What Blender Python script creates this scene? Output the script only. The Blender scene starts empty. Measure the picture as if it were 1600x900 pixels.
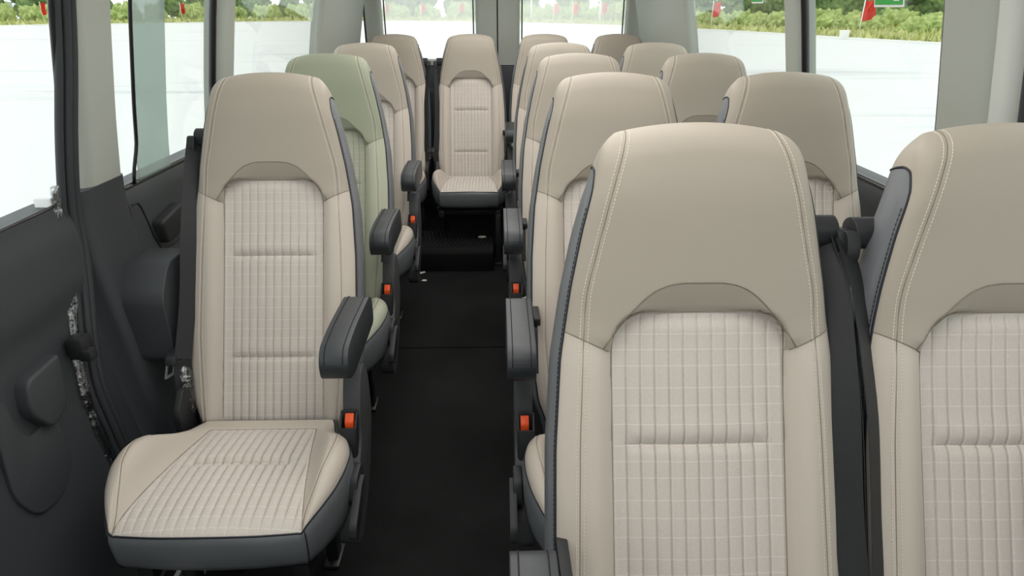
import bpy, bmesh, math, random
import numpy as np
from mathutils import Vector, noise

random.seed(7)
SC = bpy.context.scene
COL = SC.collection
R = math.radians

# ------------------------------------------------------------------ materials
def srgb(r, g, b):
    f = lambda c: (c/12.92 if c <= .04045 else ((c+.055)/1.055)**2.4)
    return (f(r/255), f(g/255), f(b/255), 1)

class NT:
    def __init__(s, name):
        s.m = bpy.data.materials.new(name); s.m.use_nodes = True
        s.t = s.m.node_tree; s.t.nodes.clear()
        s.out = s.n('ShaderNodeOutputMaterial')
    def n(s, typ, **kw):
        nd = s.t.nodes.new(typ)
        for k, v in kw.items(): setattr(nd, k, v)
        return nd
    def l(s, a, b): s.t.links.new(a, b)
    def val(s, sock, v):
        if isinstance(v, (int, float, tuple)): sock.default_value = v
        else: s.l(v, sock)
    def math(s, op, a, b=0.0, c=0.0):
        nd = s.n('ShaderNodeMath', operation=op)
        s.val(nd.inputs[0], a); s.val(nd.inputs[1], b); s.val(nd.inputs[2], c)
        return nd.outputs[0]
    def mix(s, fac, a, b):
        nd = s.n('ShaderNodeMix', data_type='RGBA')
        s.val(nd.inputs[0], fac); s.val(nd.inputs[6], a); s.val(nd.inputs[7], b)
        return nd.outputs[2]
    def noise(s, vec, scale, detail=3, rough=.5):
        nd = s.n('ShaderNodeTexNoise'); nd.inputs['Scale'].default_value = scale
        nd.inputs['Detail'].default_value = detail; nd.inputs['Roughness'].default_value = rough
        if vec is not None: s.l(vec, nd.inputs['Vector'])
        return nd.outputs['Fac']
    def ramp(s, fac, p):
        nd = s.n('ShaderNodeMapRange'); s.l(fac, nd.inputs[0])
        for i, v in enumerate(p): nd.inputs[i+1].default_value = v
        return nd.outputs[0]

def principled(name, col, rough=.5, spec=.35, metal=0, bump=None, col2=None, cscale=6, sheen=0):
    k = NT(name); p = k.n('ShaderNodeBsdfPrincipled')
    tc = k.n('ShaderNodeTexCoord').outputs['Object']
    p.inputs['Base Color'].default_value = col
    if col2: k.l(k.mix(k.ramp(k.noise(tc, cscale, 4), (.35, .65, 0, 1)), col, col2), p.inputs['Base Color'])
    p.inputs['Roughness'].default_value = rough
    p.inputs['Specular IOR Level'].default_value = spec
    p.inputs['Metallic'].default_value = metal
    if sheen: p.inputs['Sheen Weight'].default_value = sheen
    if bump:
        sc, st = bump
        b = k.n('ShaderNodeBump'); b.inputs['Strength'].default_value = st
        b.inputs['Distance'].default_value = .001
        k.l(k.noise(tc, sc, 3), b.inputs['Height']); k.l(b.outputs[0], p.inputs['Normal'])
    k.l(p.outputs[0], k.out.inputs[0]); k.m.diffuse_color = col
    return k.m

def fabric(name, col, line):
    """woven seat cloth: fine pale check lines, along the channels and across them"""
    k = NT(name); p = k.n('ShaderNodeBsdfPrincipled')
    uv = k.n('ShaderNodeUVMap', uv_map='cloth').outputs[0]
    sx = k.n('ShaderNodeSeparateXYZ'); k.l(uv, sx.inputs[0]); U, V = sx.outputs[0], sx.outputs[1]
    PT = .022
    fr = k.math('FRACT', k.math('ADD', k.math('DIVIDE', U, PT), 50.0))
    dv = k.math('MULTIPLY', k.math('ABSOLUTE', k.math('SUBTRACT', fr, .12)), PT)
    mv = k.math('LESS_THAN', dv, .0004)
    PH = .172
    vm = k.math('MULTIPLY', k.math('FRACT', k.math('ADD', k.math('DIVIDE', V, PH), 50.0)), PH)
    mh = None
    for o in (.006, .035, .062, .096, .121, .145):
        a = k.math('LESS_THAN', k.math('ABSOLUTE', k.math('SUBTRACT', vm, o)), .00045)
        mh = a if mh is None else k.math('MAXIMUM', mh, a)
    dash = k.math('GREATER_THAN', k.math('FRACT', k.math('ADD', k.math('DIVIDE', U, .0032), 500.0)), .25)
    mh = k.math('MULTIPLY', mh, k.math('ADD', k.math('MULTIPLY', dash, .6), .4))
    msk = k.math('MAXIMUM', k.math('MULTIPLY', mv, .5), mh)
    mp = k.n('ShaderNodeMapping'); mp.inputs['Scale'].default_value = (900, 160, 1); k.l(uv, mp.inputs[0])
    w1 = k.noise(mp.outputs[0], 1, 2)
    mp2 = k.n('ShaderNodeMapping'); mp2.inputs['Scale'].default_value = (160, 900, 1); k.l(uv, mp2.inputs[0])
    w2 = k.noise(mp2.outputs[0], 1, 2)
    w = k.math('ADD', w1, w2)
    dk = tuple(c*.93 for c in col[:3])+(1,)
    base = k.mix(k.ramp(w, (.7, 1.3, 0, 1)), dk, tuple(min(1, c*1.04) for c in col[:3])+(1,))
    k.l(k.mix(k.math('MULTIPLY', msk, .6), base, line), p.inputs['Base Color'])
    p.inputs['Roughness'].default_value = .95; p.inputs['Specular IOR Level'].default_value = .12
    p.inputs['Sheen Weight'].default_value = .15
    b = k.n('ShaderNodeBump'); b.inputs['Strength'].default_value = .35; b.inputs['Distance'].default_value = .0006
    k.l(w, b.inputs['Height']); k.l(b.outputs[0], p.inputs['Normal'])
    k.l(p.outputs[0], k.out.inputs[0]); return k.m

def glass(name, tint, haze=0.0, gain=1.0):
    k = NT(name)
    tr = k.n('ShaderNodeBsdfTransparent'); tr.inputs[0].default_value = tint
    gl = k.n('ShaderNodeBsdfGlossy'); gl.inputs['Roughness'].default_value = .02
    lw = k.n('ShaderNodeLayerWeight')
    fz = k.math('ADD', k.math('MULTIPLY', k.math('POWER', lw.outputs['Facing'], 5.0), .85), .035)
    mx = k.n('ShaderNodeMixShader')
    k.l(k.math('MULTIPLY', fz, gain), mx.inputs[0])
    src = tr.outputs[0]
    if haze:
        tl = k.n('ShaderNodeBsdfTranslucent'); tl.inputs[0].default_value = (.95, .97, .95, 1)
        m2 = k.n('ShaderNodeMixShader'); m2.inputs[0].default_value = haze
        k.l(tr.outputs[0], m2.inputs[1]); k.l(tl.outputs[0], m2.inputs[2]); src = m2.outputs[0]
    k.l(src, mx.inputs[1]); k.l(gl.outputs[0], mx.inputs[2]); k.l(mx.outputs[0], k.out.inputs[0])
    return k.m

M = {}
M['beige'] = principled('beige_leather', (.535, .475, .41, 1), .50, .32, bump=(900, .12))
M['taupe'] = principled('shaded_taupe_leather', (.385, .342, .283, 1), .50, .32, bump=(900, .12))  # darker copy of the beige; puts the head panels' shading into the colour
M['sage_dark'] = principled('shaded_sage_leather', (.31, .335, .245, 1), .50, .32, bump=(900, .12))  # darker copy of the sage, with the same head shading in its colour
M['white_ceiling'] = principled('white_ceiling', (.82, .82, .79, 1), .8, .2)
M['sage'] = principled('sage_leather', (.44, .455, .35, 1), .50, .32, bump=(900, .12))
M['cloth'] = fabric('beige_check_cloth', (.59, .535, .485, 1), (.86, .81, .76, 1))
M['cloth_sage'] = fabric('sage_check_cloth', (.41, .42, .33, 1), (.70, .72, .62, 1))
M['dark'] = principled('charcoal_leather', (.15, .158, .168, 1), .36, .8, bump=(700, .15))
M['arm'] = principled('black_leather', (.034, .038, .042, 1), .42, .45, bump=(800, .18))
M['plastic'] = principled('black_plastic', (.020, .021, .023, 1), .52, .4, bump=(1500, .2))
M['greyplastic'] = principled('grained_grey_plastic', (.060, .061, .063, 1), .55, .4, bump=(1500, .3))
M['piping'] = principled('navy_piping', (.012, .013, .022, 1), .5, .4)
M['thread'] = principled('cream_thread', (.72, .66, .56, 1), .8, .2)
M['thread_dark'] = principled('dark_thread', (.02, .022, .03, 1), .8, .2)
M['seam'] = principled('seam_shadow_line', (.24, .20, .16, 1), .8, .1)  # dark tubes laid in the seams paint the shadow line there
M['orange'] = principled('orange_plastic', (.85, .095, .015, 1), .4, .4)
M['web'] = principled('black_webbing', (.017, .018, .020, 1), .55, .4, bump=(1200, .4))
M['metal'] = principled('bright_steel', (.66, .66, .66, 1), .38, .6, .45)
M['frame'] = principled('black_steel', (.016, .016, .018, 1), .45, .5)
M['trim_dark'] = principled('dark_grey_trim', (.046, .050, .055, 1), .5, .4, bump=(1300, .25))
M['trim_lip'] = principled('pale_trim_lip', (.60, .62, .58, 1), .55, .35)
M['trim_light'] = principled('pale_grey_trim', (.40, .42, .375, 1), .6, .3, bump=(900, .08))
M['rubber'] = principled('black_rubber', (.035, .038, .042, 1), .5, .4)
M['frit'] = principled('black_glass_edge', (.008, .008, .009, 1), .3, .5)
M['floor'] = principled('dark_vinyl', (.0085, .0086, .0088, 1), .75, .08, bump=(500, .35), col2=(.0135, .0135, .0138, 1), cscale=3)
M['glass'] = glass('window_glass', (.93, .96, .94, 1))
M['glass_hazy'] = glass('hazy_rear_glass', (.92, .95, .93, 1), .28)  # translucent share washes out the view through the rear glass
M['glass_tinted'] = glass('green_tinted_glass', (.47, .54, .51, 1), .24, 1.6)
M['film'] = None

def film():
    k = NT('clear_plastic_film')
    tr = k.n('ShaderNodeBsdfTransparent'); tr.inputs[0].default_value = (.93, .94, .95, 1)
    gl = k.n('ShaderNodeBsdfGlossy'); gl.inputs['Roughness'].default_value = .12
    tc = k.n('ShaderNodeTexCoord').outputs['Object']
    b = k.n('ShaderNodeBump'); b.inputs['Strength'].default_value = 1; b.inputs['Distance'].default_value = .012
    k.l(k.noise(tc, 28, 3), b.inputs['Height']); k.l(b.outputs[0], gl.inputs['Normal'])
    mx = k.n('ShaderNodeMixShader'); mx.inputs[0].default_value = .22
    k.l(tr.outputs[0], mx.inputs[1]); k.l(gl.outputs[0], mx.inputs[2]); k.l(mx.outputs[0], k.out.inputs[0])
    return k.m
M['film'] = film()

# ------------------------------------------------------------------ mesh tools
def mesh_from(name, V, F, smooth=True, angle=None, mats=None, fm=None, uv=None):
    me = bpy.data.meshes.new(name)
    me.from_pydata([tuple(map(float, v)) for v in V], [], [tuple(int(i) for i in f) for f in F])
    if uv is not None:
        ul = me.uv_layers.new(name='cloth')
        li = np.empty(len(me.loops), dtype=np.int32); me.loops.foreach_get('vertex_index', li)
        ul.data.foreach_set('uv', np.asarray(uv, dtype=np.float32)[li].ravel())
    if mats:
        for m in mats: me.materials.append(m)
    if fm is not None: me.polygons.foreach_set('material_index', np.asarray(fm, dtype=np.int32))
    me.polygons.foreach_set('use_smooth', [smooth]*len(me.polygons))
    if angle: me.set_sharp_from_angle(angle=R(angle))
    me.update(); return me

def from_bm(name, bm, mat=None, smooth=True, angle=35):
    bmesh.ops.recalc_face_normals(bm, faces=bm.faces)
    me = bpy.data.meshes.new(name); bm.to_mesh(me); bm.free()
    if mat: me.materials.append(mat)
    me.polygons.foreach_set('use_smooth', [smooth]*len(me.polygons))
    if angle: me.set_sharp_from_angle(angle=R(angle))
    return me

def link(name, me, parent=None, loc=None):
    o = bpy.data.objects.new(name, me); COL.objects.link(o)
    if parent is not None: o.parent = parent
    if loc: o.location = loc
    return o
def tag(o, label=None, cat=None, group=None, kind=None):
    if label: o['label'] = label
    if cat: o['category'] = cat
    if group: o['group'] = group
    if kind: o['kind'] = kind
    return o
def empty(name, loc=(0, 0, 0), rz=0):
    o = bpy.data.objects.new(name, None); COL.objects.link(o)
    o.empty_display_size = .1; o.location = loc; o.rotation_euler = (0, 0, rz); return o
def structure(name, me, parent=None):
    o = link(name, me, parent)
    if parent is None: o['kind'] = 'structure'
    return o

def join(parts):
    """parts: (V, F[, m]) -> one V, F, fm"""
    V, F, fm = [], [], []
    for p in parts:
        o = len(V); V += [tuple(v) for v in p[0]]; F += [tuple(i+o for i in f) for f in p[1]]
        fm += [p[2] if len(p) > 2 else 0]*len(p[1])
    return V, F, fm

def tube(pts, r, n=8, closed=False, caps=True):
    P = [Vector(p) for p in pts]; N = len(P)
    rr = r if hasattr(r, '__len__') else [r]*N
    V, F = [], []; up = None
    for i in range(N):
        a = P[(i-1) % N] if (closed or i > 0) else P[i]
        b = P[(i+1) % N] if (closed or i < N-1) else P[i]
        t = (b-a).normalized()
        if up is None:
            up = t.orthogonal().normalized()
        up = (up - t*up.dot(t)).normalized(); sd = t.cross(up)
        for j in range(n):
            an = 2*math.pi*j/n
            V.append(P[i] + (up*math.cos(an)+sd*math.sin(an))*rr[i])
    for i in range(N if closed else N-1):
        k = (i+1) % N
        for j in range(n):
            F.append((i*n+j, i*n+(j+1) % n, k*n+(j+1) % n, k*n+j))
    if caps and not closed:
        F.append(tuple(range(n))[::-1]); F.append(tuple((N-1)*n+j for j in range(n)))
    return V, F

def ribbon(pts, wdir, w, th):
    """flat strap: rectangle swept along pts, wide along wdir (one vector, or one per point)"""
    P = [Vector(p) for p in pts]; N = len(P); V, F = [], []
    for i in range(N):
        t = (P[min(i+1, N-1)]-P[max(i-1, 0)]).normalized()
        wd = Vector(wdir[i] if isinstance(wdir, list) else wdir)
        ww = w[i] if isinstance(w, list) else w
        wd = (wd-t*wd.dot(t)).normalized(); nn = t.cross(wd)
        for a, b in ((-1, -1), (1, -1), (1, 1), (-1, 1)):
            V.append(P[i]+wd*a*ww/2+nn*b*th/2)
    for i in range(N-1):
        for j in range(4):
            F.append((i*4+j, i*4+(j+1) % 4, i*4+4+(j+1) % 4, i*4+4+j))
    F.append((3, 2, 1, 0)); F.append(tuple((N-1)*4+j for j in range(4)))
    return V, F

def spline(pts, n):
    """Catmull-Rom through pts"""
    P = [np.array(p, float) for p in pts]
    P = [2*P[0]-P[1]]+P+[2*P[-1]-P[-2]]
    out = []; m = len(P)-3
    for k in range(n):
        u = k/(n-1)*m; i = min(int(u), m-1); t = u-i
        a, b, c, d = P[i:i+4]
        out.append(.5*((2*b)+(c-a)*t+(2*a-5*b+4*c-d)*t*t+(3*b-a-3*c+d)*t**3))
    return out

def bm_box(bm, c, s, bevel=0, seg=2, mat=None):
    r = bmesh.ops.create_cube(bm, size=1)
    vs = r['verts']
    bmesh.ops.scale(bm, vec=s, verts=vs)
    if mat is not None: bmesh.ops.transform(bm, matrix=mat, verts=vs)
    bmesh.ops.translate(bm, vec=c, verts=vs)
    if bevel:
        es = list({e for v in vs for e in v.link_edges})
        bmesh.ops.bevel(bm, geom=es, offset=bevel, segments=seg, affect='EDGES', profile=.5)

def bm_prism(bm, poly, lo, hi, axis='x', bevel=0, seg=2):
    """polygon extruded along an axis. x: poly=(y,z); y: poly=(x,z); z: poly=(x,y)"""
    def mk(p, a):
        return {'x': (a, p[0], p[1]), 'y': (p[0], a, p[1]), 'z': (p[0], p[1], a)}[axis]
    A = [bm.verts.new(mk(p, lo)) for p in poly]; B = [bm.verts.new(mk(p, hi)) for p in poly]
    n = len(poly); fs = [bm.faces.new(A[::-1]), bm.faces.new(B)]
    for i in range(n): fs.append(bm.faces.new((A[i], A[(i+1) % n], B[(i+1) % n], B[i])))
    bmesh.ops.recalc_face_normals(bm, faces=fs)
    if bevel:
        es = list({e for f in fs for e in f.edges})
        bmesh.ops.bevel(bm, geom=es, offset=bevel, segments=seg, affect='EDGES', profile=.5, clamp_overlap=True)

def arc_poly(pts, rad, n=5):
    """polygon with its corners rounded"""
    out = []; N = len(pts)
    rads = rad if hasattr(rad, '__len__') else [rad]*N
    for i in range(N):
        p = Vector(pts[i]); a = (Vector(pts[i-1])-p); b = (Vector(pts[(i+1) % N])-p)
        r = min(rads[i], a.length*.45, b.length*.45)
        if r < 1e-5: out.append(tuple(p)); continue
        a = p+a.normalized()*r; b = p+b.normalized()*r
        for k in range(n+1):
            t = k/n; out.append(tuple((1-t)**2*a+2*t*(1-t)*p+t*t*b))
    return out

def sstep(a, b, x):
    t = np.clip((x-a)/(b-a), 0, 1); return t*t*(3-2*t)

def table(pts, sm=.02, lo=None, hi=None):
    xs = [p[0] for p in pts]; ys = [p[1] for p in pts]
    if xs[0] > xs[-1]: xs, ys = xs[::-1], ys[::-1]
    g = np.linspace(xs[0]-.1, xs[-1]+.1, 2001)
    v = np.interp(g, xs, ys)
    a = (ys[1]-ys[0])/(xs[1]-xs[0]); b = (ys[-1]-ys[-2])/(xs[-1]-xs[-2])
    v = np.where(g < xs[0], ys[0]+a*(g-xs[0]), v); v = np.where(g > xs[-1], ys[-1]+b*(g-xs[-1]), v)
    d = g[1]-g[0]; h = max(1, int(sm/d)); kx = np.arange(-3*h, 3*h+1)
    kr = np.exp(-.5*(kx/h)**2); kr /= kr.sum()
    vp = np.concatenate([v[0]+a*d*np.arange(-3*h, 0), v, v[-1]+b*d*np.arange(1, 3*h+1)])
    v = np.convolve(vp, kr, mode='valid')
    return lambda x: np.interp(x, g, v)

def clip_zone(P, G, wrap=False, UV=None):
    """cut the zone where every field in G is >= 0 out of a grid of points P (rows, cols, 3);
    cells on the border are cut exactly along the zero line"""
    nr, nc = P.shape[:2]
    if wrap:
        P = np.concatenate([P, P[:, :1]], 1); G = [np.concatenate([g, g[:, :1]], 1) for g in G]
        if UV is not None: UV = np.concatenate([UV, UV[:, :1]], 1)
        nc += 1
    G = np.stack(G, -1); pos = G >= 0
    c4 = lambda a: np.stack([a[:-1, :-1], a[:-1, 1:], a[1:, 1:], a[1:, :-1]], 0)
    q = c4(pos); full = q.all(0).all(-1); dead = (~q).all(0).any(-1); cut = ~full & ~dead
    V, F, T = [], [], []; ids = {}
    A = np.concatenate([P, UV, G], -1) if UV is not None else np.concatenate([P, G], -1)
    k0 = 5 if UV is not None else 3
    def vid(row):
        key = (round(row[0], 6), round(row[1], 6), round(row[2], 6))
        i = ids.get(key)
        if i is None:
            i = ids[key] = len(V); V.append(tuple(row[:3])); T.append(tuple(row[3:5]) if UV is not None else None)
        return i
    for i, j in zip(*np.nonzero(full)):
        f = [vid(A[i, j].tolist()), vid(A[i, j+1].tolist()), vid(A[i+1, j+1].tolist()), vid(A[i+1, j].tolist())]
        f = list(dict.fromkeys(f))
        if len(f) > 2: F.append(f)
    ng = G.shape[-1]
    for i, j in zip(*np.nonzero(cut)):
        poly = [A[i, j], A[i, j+1], A[i+1, j+1], A[i+1, j]]
        for g in range(ng):
            new = []
            for a, b in zip(poly, poly[1:]+poly[:1]):
                ga, gb = a[k0+g], b[k0+g]
                if ga >= 0: new.append(a)
                if (ga >= 0) != (gb >= 0): new.append(a+(b-a)*(ga/(ga-gb)))
            poly = new
            if len(poly) < 3: break
        if len(poly) >= 3:
            f = list(dict.fromkeys(vid(p.tolist()) for p in poly))
            if len(f) > 2: F.append(f)
    return V, F, (T if UV is not None else None)

def stitches(path, pitch=.0055, length=.0040, r=.0007, lift=None):
    """a row of short thread stitches along a polyline"""
    P = np.array(path); seg = np.linalg.norm(np.diff(P, axis=0), axis=1)
    L = np.concatenate([[0], np.cumsum(seg)])
    def at(s): return np.array([np.interp(s, L, P[:, k]) for k in range(3)])
    out = []; s = pitch*.5
    while s+length < L[-1]:
        a, b = at(s), at(s+length)
        d = (b-a)/max(1e-9, np.linalg.norm(b-a))
        out.append(tube([a-d*.0003, a+d*.0006, b-d*.0006, b+d*.0003], [r*.45, r, r, r*.45], 5))
        s += pitch
    return out

# ------------------------------------------------------------------ seat: backrest surface
LEAN = (.4305, .9026); B0 = (-.40, .40)
Wt = table([(0, .180), (.04, .188), (.1, .210), (.2, .223), (.284, .2265), (.484, .2235), (.623, .2145), (.733, .198),
            (.852, .1735), (.90, .1635), (.935, .158), (.96, .152), (.975, .142), (.985, .125)], .008)
DFt = table([(0, .004), (.5, .0), (.66, .001), (.78, .023), (.88, .046), (.985, .046)], .03)
THt = table([(0, .085), (.15, .110), (.6, .126), (.85, .122), (.985, .108)], .04)
XSt = table([(0, .168), (.05, .173), (.28, .188), (.5, .184), (.655, .177), (.723, .173), (.862, .139), (.95, .115), (.985, .109)], .012)
ARC = table([(0, .738), (.03, .738), (.05, .735), (.070, .727), (.086, .715), (.122, .678), (.15, .636), (.2, .555)], .004)
NSE = 5.0
SMAX = .985
def sh_line(ax): return .636+(ax-.14)*.475
def sdf_ins(x, s):
    hw, top, r = .1335, .695, .052
    qx = np.abs(x)-(hw-r); qy = s-(top-r)
    return np.minimum(np.maximum(qx, qy), 0)+np.sqrt(np.maximum(qx, 0)**2+np.maximum(qy, 0)**2)-r
PITCH = .022
def channel(x, phase=0.0):
    f = np.abs(((x/PITCH+phase+50) % 1)-.5)*2          # 1 at the valley
    u = (1-f)*PITCH/2
    return -.75*np.power(f, 3)-.5*np.exp(-(u/.0010)**2)
def quilt_cols(k):
    o = np.array([-.0085, -.0055, -.0032, -.0018, -.0009, -.0004, 0, .0004, .0009, .0018, .0032, .0055, .0085, .011])
    return np.concatenate([[-(k+.5)*PITCH]]+[i*PITCH+o for i in range(-k, k+1)])
def back_disp(x, s):
    D = -sdf_ins(x, s)
    out = -.017*np.exp(-np.maximum(-D, 0)/.019)
    ar = np.clip((ARC(np.abs(x))-s)/.043, 0, 1)
    wb = sstep(-.012, .018, s-sh_line(np.abs(x)))*(s > .55)
    out = out*(1-wb)+wb*(-.019*ar**1.15-.001)
    ins = -.019-.010*(1-np.exp(-np.maximum(D, 0)/.009))+.011*np.exp(-((x/.11)**2))*sstep(.0, .03, D)
    d = np.where(D > 0, ins, out)
    d = d-.0035*np.exp(-(D/.0025)**2)
    inn = sstep(.0, .012, D)
    amp = .0023+.0016*np.exp(-((s-.49)/.10)**2)+.0022*np.exp(-((s-.216)/.15)**2)+.0018*np.exp(-((s-.06)/.08)**2)
    d = d+inn*amp*channel(x)
    for s0 in (.49, .216):
        e = 1-sstep(.090, .125, np.abs(x))
        d = d-inn*e*(.0045*np.exp(-((s-s0)/.010)**2)+.0035*np.exp(-np.abs(s-s0)/.0016))
        d = d+inn*e*.0022*np.exp(-((s-s0-.025)/.018)**2)
    # soft pad roll of the side bolsters, and the tuck at the foot of the backrest
    d = d+.006*np.exp(-((np.abs(x)-.165)/.025)**2)*(1-sstep(.60, .70, s))*(D < 0)*sstep(0, .02, -D)
    d = d-.022*(1-sstep(0, .055, s))
    ds = np.abs(x)-XSt(s)
    d = d-.0016*np.exp(-(ds/.0022)**2)
    return d
def back_point(sig, xi, q, lift=0.0):
    W = Wt(sig); df = DFt(sig); th = THt(sig)
    cap = np.sqrt(np.clip(1-np.clip((sig-.925)/.06, 0, 1)**2, 0, 1))
    T = th/2*np.maximum(cap, 1e-3); dm = df-th/2
    x = xi*W
    g = sstep(.80, .95, sig)
    s = sig-.92*x*x*g
    u = np.clip((.42-q)/1.38, 0, 1)
    x = x+np.sign(xi)*.010*np.sin(math.pi*u**.75)*sstep(.97, .88, sig)*(np.abs(xi) > .6)*sstep(.6, .9, np.abs(xi))
    d = dm+T*q
    fq = sstep(.05, .45, q)*np.clip(cap*1.4, 0, 1)
    d = d+back_disp(x, s)*fq+lift
    y = B0[0]+s*LEAN[0]-d*LEAN[1]; z = B0[1]+s*LEAN[1]+d*LEAN[0]
    return np.stack([x, y, z], -1), x, s
def front_pt(x, s, lift=.0006):
    """point of the front surface over plane coordinates x, s"""
    x = np.asarray(x, float); s = np.asarray(s, float); sig = s.copy()
    for _ in range(12): sig = np.minimum(s+.92*x*x*sstep(.80, .95, sig), SMAX)
    xi = np.clip(x/Wt(sig), -.995, .995); q = (1-np.abs(xi)**NSE)**(1/NSE)
    return back_point(sig, xi, q, lift)[0]

def sig_rows(step, lo=0.0):
    a = np.arange(lo, .928, step); b = .925+.06*np.sin(np.linspace(.08, math.pi/2, 18))
    return np.concatenate([a, b])
def col_ring(nf, ns, nb):
    xf = np.linspace(-.93, .93, nf); qf = (1-np.abs(xf)**NSE)**(1/NSE)
    ph0 = math.acos(.93**(NSE/2)); ph = np.linspace(ph0, -ph0, ns+2)[1:-1]
    xsd = np.cos(ph)**(2/NSE); qsd = np.sign(np.sin(ph))*np.abs(np.sin(ph))**(2/NSE)
    xb = np.linspace(.93, -.93, nb); qb = -(1-np.abs(xb)**NSE)**(1/NSE)
    xi = np.concatenate([xf, xsd, xb, -xsd[::-1]]); q = np.concatenate([qf, qsd, qb, qsd[::-1]])
    return xi, q

def dark_field(q, s):
    a = q-.62; b = (s-.925)/.075
    return (a+b+np.sqrt((a-b)**2+.22))/2

MESH = {}
def build_backrest():
    sig = sig_rows(.0042); xi, q = col_ring(108, 26, 24)
    S, X = np.meshgrid(sig, xi, indexing='ij'); Q = np.meshgrid(sig, q, indexing='ij')[1]
    P, x, s = back_point(S, X, Q)
    dk = dark_field(Q, s); D = sdf_ins(x, s); D = np.where(Q > 0, D, 1.0)
    ax = np.abs(x); up = s-sh_line(ax); ar = s-ARC(ax); sm = ax-XSt(s)
    ar = np.where(Q > 0, ar, 1.0)
    Z = lambda *g: clip_zone(P, list(g), wrap=True)
    def part(name, zones, mats):
        V, F, fm = join([(z[0], z[1]) for z in zones]); MESH[name] = mesh_from(name, V, F, mats=mats, angle=None)
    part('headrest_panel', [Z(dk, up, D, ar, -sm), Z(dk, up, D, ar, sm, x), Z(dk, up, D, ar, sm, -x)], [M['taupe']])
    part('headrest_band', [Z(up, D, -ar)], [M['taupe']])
    part('side_bolster.r', [Z(dk, -up, D, x, -sm), Z(dk, -up, D, x, sm)], [M['beige']])
    part('side_bolster.l', [Z(dk, -up, D, -x, -sm), Z(dk, -up, D, -x, sm)], [M['beige']])
    v, f, _ = Z(-dk)
    n0 = len(v); ring = P[0]
    v = v+[tuple(p) for p in ring]; f = f+[list(range(n0, n0+len(ring)))[::-1]]
    MESH['back_cover'] = mesh_from('back_cover', v, f, mats=[M['dark']])
    # cloth insert, finer mesh
    sg = np.concatenate([np.arange(0, .20, .004), np.arange(.20, .235, .0014), np.arange(.235, .474, .004),
                         np.arange(.474, .510, .0014), np.arange(.51, .70, .0034)])
    xx = quilt_cols(6)
    SS, XX = np.meshgrid(sg, xx, indexing='ij')
    Pf = front_pt(XX, SS, 0); uv = np.stack([XX, SS], -1)
    v, f, t = clip_zone(Pf, [-sdf_ins(XX, SS)+.0004], UV=uv)
    MESH['fabric_panel'] = mesh_from('fabric_panel', v, f, mats=[M['cloth']], uv=t)
    # seams and stitching
    cs = []
    def soft(P, n=6):
        P = np.array(P)
        for _ in range(n): P[1:-1] = (P[:-2]+2*P[1:-1]+P[2:])/4
        return P
    def on(xs, ss, lift=.0004): return front_pt(np.array(xs), np.array(ss), lift)
    ax_ = np.linspace(-.1475, .1475, 90); cs.append(tube(on(ax_, ARC(np.abs(ax_))), .0009, 6)+(0,))
    a = np.linspace(0, 1, 140)
    # insert outline
    hw, top, r = .1335, .695, .052
    path = [(-hw, t) for t in np.linspace(.02, top-r, 60)]
    path += [(-hw+r-r*math.cos(t), top-r+r*math.sin(t)) for t in np.linspace(0, math.pi/2, 16)[1:]]
    path += [(t, top) for t in np.linspace(-hw+r, hw-r, 30)[1:]]
    path += [(hw-r+r*math.sin(t), top-r+r*math.cos(t)) for t in np.linspace(0, math.pi/2, 16)[1:]]
    path += [(hw, t) for t in np.linspace(top-r, .02, 60)[1:]]
    cs.append(tube(soft(on([p[0] for p in path], [p[1] for p in path], .0016)), .0011, 6)+(0,))
    for sd in (-1, 1):
        xs = np.linspace(.139, .205, 24); cs.append(tube(on(sd*xs, sh_line(xs)), .0009, 6)+(0,))
        ss = np.linspace(.03, .972, 190); xs = XSt(ss); cs.append(tube(on(sd*xs, ss, .0002), .0008, 6)+(0,))
        for off in (-.0058, .0058):
            pth = on(sd*(XSt(ss)+off), ss, .0003)
            cs += [p+(1,) for p in stitches(pth)]
    for s0 in (.49, .216):
        xs = np.linspace(-.095, .095, 60); cs += [p+(1,) for p in stitches(on(xs, xs*0+s0, .0008), .0048, .0036, .0008)]
    V, F, fm = join(cs)
    MESH['stitching'] = mesh_from('stitching', V, F, mats=[M['seam'], M['thread']], fm=fm)
    # piping where beige meets charcoal: trace the zero line of dk along each side
    pp = []
    sg2 = np.arange(.01, .9, .006)
    for sd in (-1, 1):
        phs = np.linspace(.02, 1.2, 120); pts = []
        for g in sg2:
            xi_ = np.cos(phs)**(2/NSE); q_ = np.sin(phs)**(2/NSE)
            pt, xq, sq = back_point(np.full_like(phs, g), sd*xi_, q_, .0)
            k = dark_field(q_, sq); j = int(np.argmin(np.abs(k)))
            if j in (0, 119): continue
            jj = j if k[j] < 0 else j-1; t = -k[jj]/(k[jj+1]-k[jj]+1e-12)
            pts.append(pt[jj]*(1-t)+pt[jj+1]*t)
        # over the shoulder, back down the rear edge
        pts = pts[:-1]
        sgx = []
        for q0 in np.linspace(.58, -.9, 30):
            gg = np.linspace(.86, .984, 160); c_ = np.sign(q0)*abs(q0)**(NSE/2); ph = math.asin(max(-.999, min(.999, c_)))
            pt, xq, sq = back_point(gg, sd*np.full_like(gg, math.cos(ph)**(2/NSE)), np.full_like(gg, q0))
            k = dark_field(np.full_like(gg, q0), sq); j = int(np.argmax(k > 0))
            if j > 0: sgx.append(pt[j])
        pts += [p for p in sgx if p[2] > pts[-1][2]-.002 or True]
        pp.append(tube(spline([p for p in pts[::2]], len(pts)), .0020, 6))
        pth = [np.array(p)+np.array([sd*.0025, .0055, 0]) for p in pts[:len(sg2)-6]]
        pp += [p+(1,) for p in stitches(pth, .0075, .0055, .0007)]
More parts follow.
